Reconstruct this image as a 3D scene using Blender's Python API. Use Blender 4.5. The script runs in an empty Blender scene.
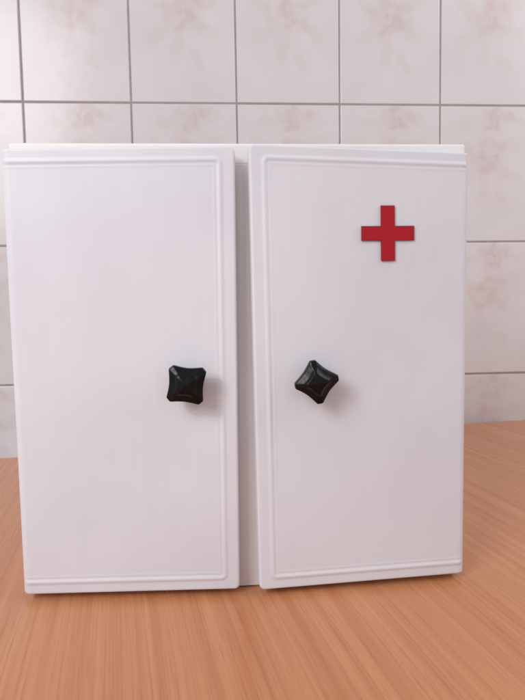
import bpy, math, random
import numpy as np
from mathutils import Matrix, Vector
random.seed(4)
sc=bpy.context.scene
col=sc.collection
def s2l(c): return tuple(((v/255)/12.92 if v/255<=0.04045 else ((v/255+0.055)/1.055)**2.4) for v in c)+(1,)

# ---------------- materials ----------------
class NT:
    def __init__(s,name):
        s.m=bpy.data.materials.new(name); s.m.use_nodes=True
        s.t=s.m.node_tree; s.b=s.t.nodes["Principled BSDF"]
    def n(s,typ,**k):
        o=s.t.nodes.new(typ)
        for a,b in k.items(): setattr(o,a,b)
        return o
    def l(s,a,b): s.t.links.new(a,b)
    def _in(s,sock,v):
        if isinstance(v,(int,float)): sock.default_value=v
        else: s.l(v,sock)
    def math(s,op,a,b=None,c=None,clamp=False):
        o=s.n("ShaderNodeMath",operation=op); o.use_clamp=clamp
        s._in(o.inputs[0],a)
        if b is not None: s._in(o.inputs[1],b)
        if c is not None: s._in(o.inputs[2],c)
        return o.outputs[0]
    def smooth(s,v,a,b,c=0.,d=1.):
        o=s.n("ShaderNodeMapRange",interpolation_type='SMOOTHSTEP')
        s._in(o.inputs[0],v)
        for i,x in zip((1,2,3,4),(a,b,c,d)): o.inputs[i].default_value=x
        return o.outputs[0]
    def noise(s,vec,scale,detail=3,rough=.5,dist=0.):
        o=s.n("ShaderNodeTexNoise"); o.inputs["Scale"].default_value=scale
        o.inputs["Detail"].default_value=detail;o.inputs["Roughness"].default_value=rough
        o.inputs["Distortion"].default_value=dist
        if vec is not None: s.l(vec,o.inputs["Vector"])
        return o.outputs["Fac"]
    def mapping(s,vec,scale=(1,1,1),loc=(0,0,0),rot=(0,0,0)):
        o=s.n("ShaderNodeMapping"); s.l(vec,o.inputs[0])
        o.inputs["Location"].default_value=loc;o.inputs["Rotation"].default_value=rot;o.inputs["Scale"].default_value=scale
        return o.outputs[0]
    def mix(s,f,a,b):
        o=s.n("ShaderNodeMix",data_type='RGBA'); s._in(o.inputs[0],f)
        for sock,v in ((o.inputs[6],a),(o.inputs[7],b)):
            if isinstance(v,tuple): sock.default_value=v
            else: s.l(v,sock)
        return o.outputs[2]
    def bump(s,h,strength,dist):
        o=s.n("ShaderNodeBump");o.inputs["Strength"].default_value=strength;o.inputs["Distance"].default_value=dist
        s.l(h,o.inputs["Height"]);s.l(o.outputs[0],s.b.inputs["Normal"])
    def obj(s): return s.n("ShaderNodeTexCoord").outputs["Object"]

def white_mat(name,base,dark,rough):
    m=NT(name); o=m.obj()
    fib=m.noise(m.mapping(o,(900,900,20)),1,3,.6)
    bl=m.noise(o,11,3,.5)
    f=m.math('ADD',m.math('MULTIPLY',m.smooth(fib,.35,.75),.18),m.math('MULTIPLY',m.smooth(bl,.35,.7),.65),clamp=True)
    c=m.mix(f,base,dark)
    sp=m.noise(o,420,1,.5)
    c=m.mix(m.math('MULTIPLY',m.smooth(sp,.83,.86),.25),c,s2l((165,155,155)))
    m.l(c,m.b.inputs["Base Color"])
    m._in(m.b.inputs["Roughness"],m.smooth(bl,.2,.8,rough-.04,rough+.06))
    m.bump(m.math('ADD',m.math('MULTIPLY',fib,.07),m.math('MULTIPLY',m.noise(o,30,2),1.5)),.25,.0004)
    return m.m
M_door=white_mat("white_door_paint",s2l((221,222,229)),s2l((211,211,219)),.46)
M_case=white_mat("white_case_paint",s2l((234,228,227)),s2l((226,220,219)),.46)

m=NT("red_vinyl"); o=m.obj()
m.l(m.mix(m.noise(o,90,2),s2l((178,12,30)),s2l((160,11,26))),m.b.inputs["Base Color"]);m.b.inputs["Roughness"].default_value=.4
m.b.inputs["Specular IOR Level"].default_value=.35
M_red=m.m
m=NT("red_vinyl_edge");m.b.inputs["Base Color"].default_value=s2l((100,18,26));m.b.inputs["Roughness"].default_value=.6;M_rede=m.m
m=NT("black_plastic"); o=m.obj()
n1=m.noise(o,260,3)
m.l(m.mix(n1,s2l((5,5,6)),s2l((13,13,15))),m.b.inputs["Base Color"])
m._in(m.b.inputs["Roughness"],m.smooth(n1,.3,.7,.25,.36)); m.bump(n1,.3,.0006)
m.b.inputs["Specular IOR Level"].default_value=.23
M_black=m.m

# laminate table
m=NT("beech_laminate"); o=m.obj()
wob=m.noise(m.mapping(o,(3,1.2,1)),1,2)
off=m.n("ShaderNodeCombineXYZ"); m.l(m.math('MULTIPLY',wob,.03),off.inputs[0])
add=m.n("ShaderNodeVectorMath",operation='ADD'); m.l(o,add.inputs[0]); m.l(off.outputs[0],add.inputs[1]); v=add.outputs[0]
g1=m.noise(m.mapping(v,(160,1.8,1)),1,6,.62)
g2=m.noise(m.mapping(v,(720,5,1)),1,4,.6)
g3=m.noise(m.mapping(v,(9,.8,1)),1,2,.5)
g4=m.noise(m.mapping(v,(1300,36,1)),1,2,.5)
c=m.mix(m.smooth(g1,.32,.70),s2l((203,139,97)),s2l((187,120,79)))
c=m.mix(m.math('MULTIPLY',m.smooth(g3,.35,.7),.4),c,s2l((207,146,106)))
c=m.mix(m.math('MULTIPLY',m.smooth(g2,.45,.68),.42),c,s2l((172,104,66)))
c=m.mix(m.math('MULTIPLY',m.smooth(g4,.58,.72),.30),c,s2l((150,88,56)))
m.l(c,m.b.inputs["Base Color"])
m._in(m.b.inputs["Roughness"],m.smooth(g1,.2,.8,.25,.33)); m.bump(g2,.06,.0003)
M_table=m.m

# tile glaze with printed pale flowers
m=NT("printed_glazed_tile")
uv=m.n("ShaderNodeUVMap",uv_map="tile").outputs[0]
o=m.obj()
nz=m.n("ShaderNodeTexNoise");nz.inputs["Scale"].default_value=40;nz.inputs["Detail"].default_value=3;nz.inputs["Roughness"].default_value=.55;m.l(o,nz.inputs["Vector"])
sub=m.n("ShaderNodeVectorMath",operation='SUBTRACT');m.l(nz.outputs["Color"],sub.inputs[0]);sub.inputs[1].default_value=(.5,.5,.5)
sca=m.n("ShaderNodeVectorMath",operation='SCALE');m.l(sub.outputs[0],sca.inputs[0]);sca.inputs["Scale"].default_value=.030
ad=m.n("ShaderNodeVectorMath",operation='ADD');m.l(uv,ad.inputs[0]);m.l(sca.outputs[0],ad.inputs[1])
sep=m.n("ShaderNodeSeparateXYZ");m.l(ad.outputs[0],sep.inputs[0]);X,Y=sep.outputs[0],sep.outputs[1]
def flower(cx,cy,R,pet,ph):
    dx=m.math('SUBTRACT',X,cx);dy=m.math('SUBTRACT',Y,cy)
    r=m.math('SQRT',m.math('ADD',m.math('MULTIPLY',dx,dx),m.math('MULTIPLY',dy,dy)))
    a=m.math('ARCTAN2',dy,dx)
    lob=m.math('MULTIPLY',m.math('COSINE',m.math('MULTIPLY_ADD',a,pet,ph)),R*.12)
    rr=m.math('ADD',r,lob)
    mask=m.smooth(rr,R*.3,R*1.15,1,0)
    sw=m.math('SINE',m.math('ADD',m.math('MULTIPLY',r,6.28*1.5/R),m.math('MULTIPLY',a,2)))
    sw=m.smooth(sw,-1.,1.,.58,1)
    return m.math('MULTIPLY',mask,sw)
def leaf(cx,cy,L,Wd,ang):
    dx=m.math('SUBTRACT',X,cx);dy=m.math('SUBTRACT',Y,cy)
    ca,sa=math.cos(ang),math.sin(ang)
    p=m.math('DIVIDE',m.math('ADD',m.math('MULTIPLY',dx,ca),m.math('MULTIPLY',dy,sa)),L)
    q=m.math('DIVIDE',m.math('SUBTRACT',m.math('MULTIPLY',dy,ca),m.math('MULTIPLY',dx,sa)),Wd)
    d=m.math('ADD',m.math('MULTIPLY',p,p),m.math('MULTIPLY',q,q))
    return m.math('MULTIPLY',m.smooth(d,.0,1.5,1,0),.65)
parts=[flower(.075,.124,.038,5,.4),flower(.084,.178,.027,5,2.)]
leaves=[leaf(.040,.098,.024,.012,.9),leaf(.108,.100,.022,.011,-.7),leaf(.036,.138,.018,.010,2.5),leaf(.115,.142,.018,.010,.6),
        leaf(.066,.072,.022,.010,1.3),leaf(.095,.058,.020,.009,2.3),leaf(.045,.172,.018,.009,.2),leaf(.113,.180,.016,.009,-.3)]
fm=parts[0]
for x in parts[1:]: fm=m.math('MAXIMUM',fm,x)
lm=leaves[0]
for x in leaves[1:]: lm=m.math('MAXIMUM',lm,x)
brk=m.smooth(m.noise(o,46,3,.5),.3,.62,.5,1)
wash=m.noise(o,12,2,.5)
base=m.mix(m.smooth(wash,.3,.75),s2l((214,209,210)),s2l((210,204,205)))
c=m.mix(m.math('MULTIPLY',m.math('MULTIPLY',lm,brk),.42),base,s2l((200,188,184)))
c=m.mix(m.math('MULTIPLY',m.math('MULTIPLY',fm,brk),.68),c,s2l((200,178,177)))
m.l(c,m.b.inputs["Base Color"]); m.b.inputs["Roughness"].default_value=.22
m.bump(m.noise(o,18,2),.25,.002)
M_tile=m.m
m=NT("grey_grout"); o=m.obj(); n1=m.noise(o,120,4)
m.l(m.mix(n1,s2l((170,160,160)),s2l((140,132,134))),m.b.inputs["Base Color"]);m.b.inputs["Roughness"].default_value=.9;M_grout=m.m

# ---------------- helpers ----------------
def mesh_obj(name,verts,faces,mats,parent=None,smooth=True,midx=None):
    me=bpy.data.meshes.new(name);me.from_pydata([tuple(v) for v in verts],[],faces);me.update()
    for mt in mats: me.materials.append(mt)
    if smooth: 
        for p in me.polygons:p.use_smooth=True
    if midx:
        for p,i in zip(me.polygons,midx):p.material_index=i
    ob=bpy.data.objects.new(name,me);col.objects.link(ob)
    if parent: ob.parent=parent
    return ob
def empty(name,loc,parent=None):
    e=bpy.data.objects.new(name,None);e.empty_display_size=.02;e.location=loc;col.objects.link(e)
    if parent:e.parent=parent
    return e
def box(V,Fc,x0,x1,y0,y1,z0,z1):
    b=len(V)
    V+=[(x0,y0,z0),(x1,y0,z0),(x1,y1,z0),(x0,y1,z0),(x0,y0,z1),(x1,y0,z1),(x1,y1,z1),(x0,y1,z1)]
    Fc+=[(b,b+3,b+2,b+1),(b+4,b+5,b+6,b+7),(b,b+1,b+5,b+4),(b+1,b+2,b+6,b+5),(b+2,b+3,b+7,b+6),(b+3,b,b+4,b+7)]
def bevel(ob,w,seg=3):
    b=ob.modifiers.new("bevel",'BEVEL');b.width=w;b.segments=seg;b.limit_method='ANGLE'
    n=ob.modifiers.new("wn",'WEIGHTED_NORMAL');n.keep_sharp=False
    return ob

W=.2783; H=.2738; Z0=.0040
YW=.485; TW=.15; TH=.20; X0=-.2881; ZT=.4743

# ---------------- tiled wall ----------------
V=[];F=[];mi=[];UV=[]
gr=.0012; bv=.0011
for i in range(-4,8):
    for j in range(-4,2):
        xa=X0+i*TW+gr;xb=X0+(i+1)*TW-gr;za=ZT+j*TH+gr;zb=ZT+(j+1)*TH-gr
        t=random.uniform(-.0003,.0003);t2=random.uniform(-.0004,.0004);t3=random.uniform(-.0004,.0004)
        def yy(x,z): return YW+t+t2*(x-xa)/TW+t3*(z-za)/TH
        b=len(V)
        rings=[(0,.004),(0,bv),(bv*.35,bv*.3),(bv,0)]
        for ins,dep in rings:
            for (x,z) in ((xa+ins,za+ins),(xb-ins,za+ins),(xb-ins,zb-ins),(xa+ins,zb-ins)):
                V.append((x,yy(x,z)+dep,z));UV.append((x-xa,z-za))
        for r in range(3):
            for k in range(4):
                k2=(k+1)%4
                F.append((b+r*4+k,b+r*4+k2,b+r*4+4+k2,b+r*4+4+k));mi.append(0)
        F.append((b+12,b+13,b+14,b+15));mi.append(0)
b=len(V);xa=X0-4*TW;xb=X0+8*TW;za=ZT-4*TH;zb=ZT+2*TH
for (x,z) in ((xa,za),(xb,za),(xb,zb),(xa,zb)): V.append((x,YW+.0010,z));UV.append((0,0))
F.append((b,b+1,b+2,b+3));mi.append(1)
box(V,F,xa,xb,YW+.006,YW+.08,za,zb);UV+=[(0,0)]*8;mi+=[1]*6
wall=mesh_obj("tiled_wall",V,F,[M_tile,M_grout],smooth=False,midx=mi)
ul=wall.data.uv_layers.new(name="tile")
for lp in wall.data.loops: ul.data[lp.index].uv=UV[lp.vertex_index]
wall["label"]="pale pink glazed tile wall with faint flowers and grey grout"
wall["category"]="wall"

# ---------------- table ----------------
ang=math.radians(10.0)
tb=empty("kitchen_table",(.41,.4825,-.75));tb.rotation_euler=(0,0,ang)
V=[];F=[];box(V,F,-1.05,.42,-1.05,0,.722,.75)
top=bevel(mesh_obj("table_top",V,F,[M_table],tb),.003,3)
def leg(x,y):
    V=[];F=[]
    for z,h in ((0,.018),(.36,.021),(.7215,.024)):
        V+= [(x-h,y-h,z),(x+h,y-h,z),(x+h,y+h,z),(x-h,y+h,z)]
    F+=[(3,2,1,0),(8,9,10,11)]
    for r in range(2):
        for k in range(4):
            k2=(k+1)%4;F.append((r*4+k,r*4+k2,r*4+4+k2,r*4+4+k))
    return bevel(mesh_obj("leg",V,F,[M_table],tb),.003,2)
for (x,y) in ((-1.0,-1.0),(-1.0,-.06),(.36,-1.0),(.36,-.06)): leg(x,y)
tb["label"]="orange brown wood grain table standing against tiled wall"
tb["category"]="table"

# ---------------- cabinet ----------------
cab=empty("medicine_cabinet",(0,.06,0))
cab["label"]="white first aid cabinet with two ajar doors and red cross"
cab["category"]="cabinet"
OFF=Vector((0,-.06,0))
hw=W/2
def shift(V): return [(x,y-.06,z) for x,y,z in V]
CZ=.2802; D=.125; cf=.0088
def panel(name,a,bvw=.0015):
    V=[];F=[];box(V,F,*a);return bevel(mesh_obj(name,shift(V),F,[M_case],None),bvw,3)
LT=.0135
ps=[panel("p",(-hw+.002,-hw+.010,cf,D,.0005,CZ-LT-.0001)),
    panel("p",(hw-.010,hw-.002,cf,D,.0005,CZ-LT-.0001)),
    panel("p",(-hw+.0000,hw+.0034,cf-.0006,D+.001,CZ-LT,CZ),.0022),
    panel("p",(-hw+.0102,hw-.0102,cf+.0004,D-.001,.0006,.0085)),
    panel("p",(-hw+.0102,hw-.0102,D-.004,D-.0006,.0087,CZ-LT-.0002)),
    panel("p",(-.018,.018,.0048,cf+.0002,.0006,CZ-LT-.0002),.0005),
    panel("p",(-.004,.004,cf+.0005,D-.0045,.0088,CZ-LT-.0004),.0005)]
dg=bpy.context.evaluated_depsgraph_get()
V=[];F=[]
for p in ps:
    me=p.evaluated_get(dg).to_mesh();b=len(V)
    V+=[tuple(v.co) for v in me.vertices];F+=[tuple(b+i for i in q.vertices) for q in me.polygons]
for p in ps: bpy.data.objects.remove(p)
case=mesh_obj("case",V,F,[M_case],cab)
case.modifiers.new("wn",'WEIGHTED_NORMAL')
case.data.set_sharp_from_angle(angle=math.radians(40))

def door(sgn,angle,hx,wd,zlo,zhi,warp,wtop,htop,ztf,zth):
    T=.008; hgt=zhi-zlo
    def dens(a,b,coarse):
        pts=[a];x=a
        while x<b-1e-9:
            st=coarse
            if x<.016 or x>b-.016-coarse: st=.0005
            x=min(b,x+st);pts.append(x)
        return pts
    us=dens(0,wd,.006); vs=dens(0,hgt,.006)
    nu,nv=len(us),len(vs)
    R=.0034
    def S(dx,dz,R):
        a=max(R-dx,0);b=max(R-dz,0)
        if a>0 and b>0: return R-math.hypot(a,b)
        return min(dx,dz)
    V=[];F=[]
    def bumpf(s,c,w):
        t=abs(s-c)/w
        return 0 if t>=1 else .5+.5*math.cos(math.pi*t)
    rh=.0055
    def sh(x,z):
        k=z/hgt;q=x/wd
        return ( (x+k*(wtop*q-htop*(1-q)))*sgn, z+k*(ztf*q+zth*(1-q)))
    for j,v in enumerate(vs):
        for i,u in enumerate(us):
            dz=min(v,hgt-v);dx=wd-u
            x,z=u,v
            s=S(dx,dz,R)
            if dx<R and dz<R and s<0.0:
                k=R/math.hypot(R-dx,R-dz)
                x=wd-(R-(R-dx)*k); zz=R-(R-dz)*k
                z=zz if v<hgt/2 else hgt-zz
                s=0
            y=T
            er=.0014
            if s<er: y-=er-math.sqrt(max(0,er*er-(er-s)**2))
            if u<rh: y-=rh-math.sqrt(max(0,rh*rh-(rh-u)**2))
            fade=min(1,max(0,(u-.001)/.003))
            sb=S(dx-.0010,dz,.0105)
            bd=.00056*bumpf(sb,.0078,.0022)+.00012*bumpf(sb,.0110,.0012)
            y+=bd*fade
            y+=.0003*math.sin(9+u*38+v*17)*math.sin(v*21+u*9)*min(1,s/.02)
            y+=warp*((v/hgt)-.5)*(u/wd)
            a,b=sh(x,z)
            V.append((a,-y,b))
    idx=lambda i,j:j*nu+i
    for j in range(nv-1):
        for i in range(nu-1):
            q=(idx(i,j),idx(i+1,j),idx(i+1,j+1),idx(i,j+1))
            F.append(q if sgn>0 else q[::-1])
    per=[idx(i,0) for i in range(nu)]+[idx(nu-1,j) for j in range(1,nv)]+[idx(i,nv-1) for i in range(nu-2,-1,-1)]+[idx(0,j) for j in range(nv-2,0,-1)]
    b=len(V)
    for k in per: V.append((V[k][0],.0,V[k][2]))
    n=len(per)
    for k in range(n):
        q=(per[k],b+k,b+(k+1)%n,per[(k+1)%n])
        F.append(q if sgn>0 else q[::-1])
    F.append(tuple(range(b,b+n))[::-1] if sgn<0 else tuple(range(b,b+n)))
    d=mesh_obj("door",V,F,[M_door],cab)
    d.location=Vector((hx,.008,zlo))+OFF
    d.rotation_euler=(0,0,-angle*sgn)
    d.data.set_sharp_from_angle(angle=math.radians(50))
    return d
wd=hw-.0055
dl=door(1,.048,-hw-.001,wd+.001,Z0,H+.0005,.0005,.0022,.0012,0,0)
dr=door(-1,.060,hw+.0015,wd+.0015,Z0,H,-.0018,.0018,.0010,.0016,-.0012)
dr["label"]="white cabinet door bearing a red cross"

# ---------------- knobs ----------------
def knob(parent,cang,S_=1.0):
    V=[];F=[];N=144
    A0,DD,RC=.0114*S_,.0015*S_,.0137*S_
    def outline(a):
        t=((a-math.radians(cang)))%(math.pi/2)-math.pi/4
        r=(A0-DD*(1-abs(math.tan(t))**1.7))/math.cos(t)
        q=RC/math.cos(math.pi/4-abs(t))
        k=.0006;h=max(k-abs(r-q),0)/k
        # slightly irregular moulding
        return (min(r,q)-h*h*k*.25)*(1+.012*math.sin(a*1.0+1.3)+.008*math.sin(3*a))
    rings=[]
    def ring(fn,y):
        b=len(V)
        for k in range(N):
            a=2*math.pi*k/N+math.radians(cang);r=fn(a);V.append((r*math.cos(a),-y,r*math.sin(a)))
        rings.append(b)
    c=lambda r:(lambda a:r)
    mixf=lambda f,g,t:(lambda a:f(a)*(1-t)+g(a)*t)
    sc_=lambda k:(lambda a:outline(a)*k)
    ring(c(.0062),-.0005);ring(c(.0062),.0012);ring(c(.0046),.0022);ring(c(.0045),.0050)
    ring(mixf(c(.0055),sc_(.6),.5),.0066);ring(sc_(.90),.0086);ring(sc_(.985),.0098);ring(sc_(1.0),.0106)
    ring(sc_(1.0),.0130);ring(sc_(.985),.0137);ring(sc_(.95),.0141)
    ring(sc_(.80),.0148);ring(sc_(.62),.0158);ring(sc_(.58),.0162);ring(sc_(.50),.0172);ring(sc_(.46),.0175);ring(sc_(.10),.0183);ring(sc_(.04),.0184)
    for a,b in zip(rings[:-1],rings[1:]):
        for k in range(N):
            k2=(k+1)%N;F.append((a+k,a+k2,b+k2,b+k))
    F.append(tuple(range(rings[-1],rings[-1]+N)))
    k=mesh_obj("knob",V,F,[M_black],parent)
    k.data.set_sharp_from_angle(angle=math.radians(25))
    return k
kl=knob(dl,38);kl.location=(.1055,-.0080,.1307);kl.rotation_euler=(0,0,math.radians(3))
kr=knob(dr,10,.96);kr.location=(-.1000,-.0080,.1312);kr.rotation_euler=(math.radians(3),0,math.radians(-3))

# ---------------- red cross ----------------
a=.0167;bb=.0044;t=.0007
pts=[(-bb,-a),(bb,-a),(bb,-bb),(a,-bb),(a,bb),(bb,bb),(bb,a),(-bb,a),(-bb,bb),(-a,bb),(-a,-bb),(-bb,-bb)]
V=[(x,0,z) for x,z in pts]+[(x,-t*.8,z) for x,z in pts]
pin=[(x-math.copysign(.0002,x),z-math.copysign(.0002,z)) for x,z in pts]
V+=[(x,-t,z) for x,z in pin]
F=[];mi=[]
for k in range(12):
    k2=(k+1)%12;F.append((k,k2,12+k2,12+k));mi.append(1);F.append((12+k,12+k2,24+k2,24+k));mi.append(1)
F+= [(24,25,26,35),(26,27,28,29),(29,30,31,32),(32,33,34,35),(26,29,32,35)];mi+=[0]*5
cr=mesh_obj("red_cross",V,F,[M_red,M_rede],dr,smooth=False,midx=mi)
cr.location=(-.0525,-.0082,.2190);cr.rotation_euler=(0,math.radians(-.5),0)

# ---------------- light ----------------
w=bpy.data.worlds.new("World");sc.world=w;w.use_nodes=True
bg=w.node_tree.nodes["Background"];bg.inputs[0].default_value=(.96,.965,1,1);bg.inputs[1].default_value=.58
def area(name,loc,tgt,sx,sy,en,colr):
    l=bpy.data.lights.new(name,'AREA');l.shape='RECTANGLE';l.size=sx;l.size_y=sy;l.energy=en;l.color=colr
    o=bpy.data.objects.new(name,l);col.objects.link(o);o.location=loc
    o.rotation_euler=(Vector(tgt)-Vector(loc)).to_track_quat('-Z','Y').to_euler();return o
area("window_light",(-1.0,-1.1,1.0),(0,.1,.1),.7,.9,15.5,(.99,.985,1))
area("room_light",(1.2,-.1,1.0),(.35,.45,.25),.8,.8,6,(1,.98,.99))
sl=bpy.data.lights.new("added_door_spot",'SPOT');sl.energy=8;sl.spot_size=math.radians(17);sl.spot_blend=.4;sl.shadow_soft_size=.05;sl.color=(.98,.98,1)  # added spot without a real source; its cone edge shades the left door diagonally
so=bpy.data.objects.new("added_door_spot",sl);col.objects.link(so);so.location=(-.75,-.75,.75)
so.rotation_euler=(Vector((-.140,0,.195))-so.location).to_track_quat('-Z','Y').to_euler()

# ---------------- camera ----------------
yaw,pt,r=.06640,.07203,-.01654
fw=Vector((math.sin(yaw)*math.cos(pt),math.cos(yaw)*math.cos(pt),-math.sin(pt)))
r0=Vector((math.cos(yaw),-math.sin(yaw),0));u0=r0.cross(fw)
Rv=math.cos(r)*r0+math.sin(r)*u0;U=-math.sin(r)*r0+math.cos(r)*u0
cd=bpy.data.cameras.new("camera");co=bpy.data.objects.new("camera",cd);col.objects.link(co)
co.matrix_world=Matrix((( Rv.x,U.x,-fw.x,-.01179),(Rv.y,U.y,-fw.y,-.34347),(Rv.z,U.z,-fw.z,.17772),(0,0,0,1)))
cd.sensor_fit='VERTICAL';cd.sensor_height=24;cd.lens=559.095/700*24;cd.clip_start=.01;cd.clip_end=50
cd.dof.use_dof=True;cd.dof.focus_distance=.35;cd.dof.aperture_fstop=22
sc.camera=co
sc.view_settings.view_transform='Standard';sc.view_settings.look='None';sc.view_settings.exposure=0
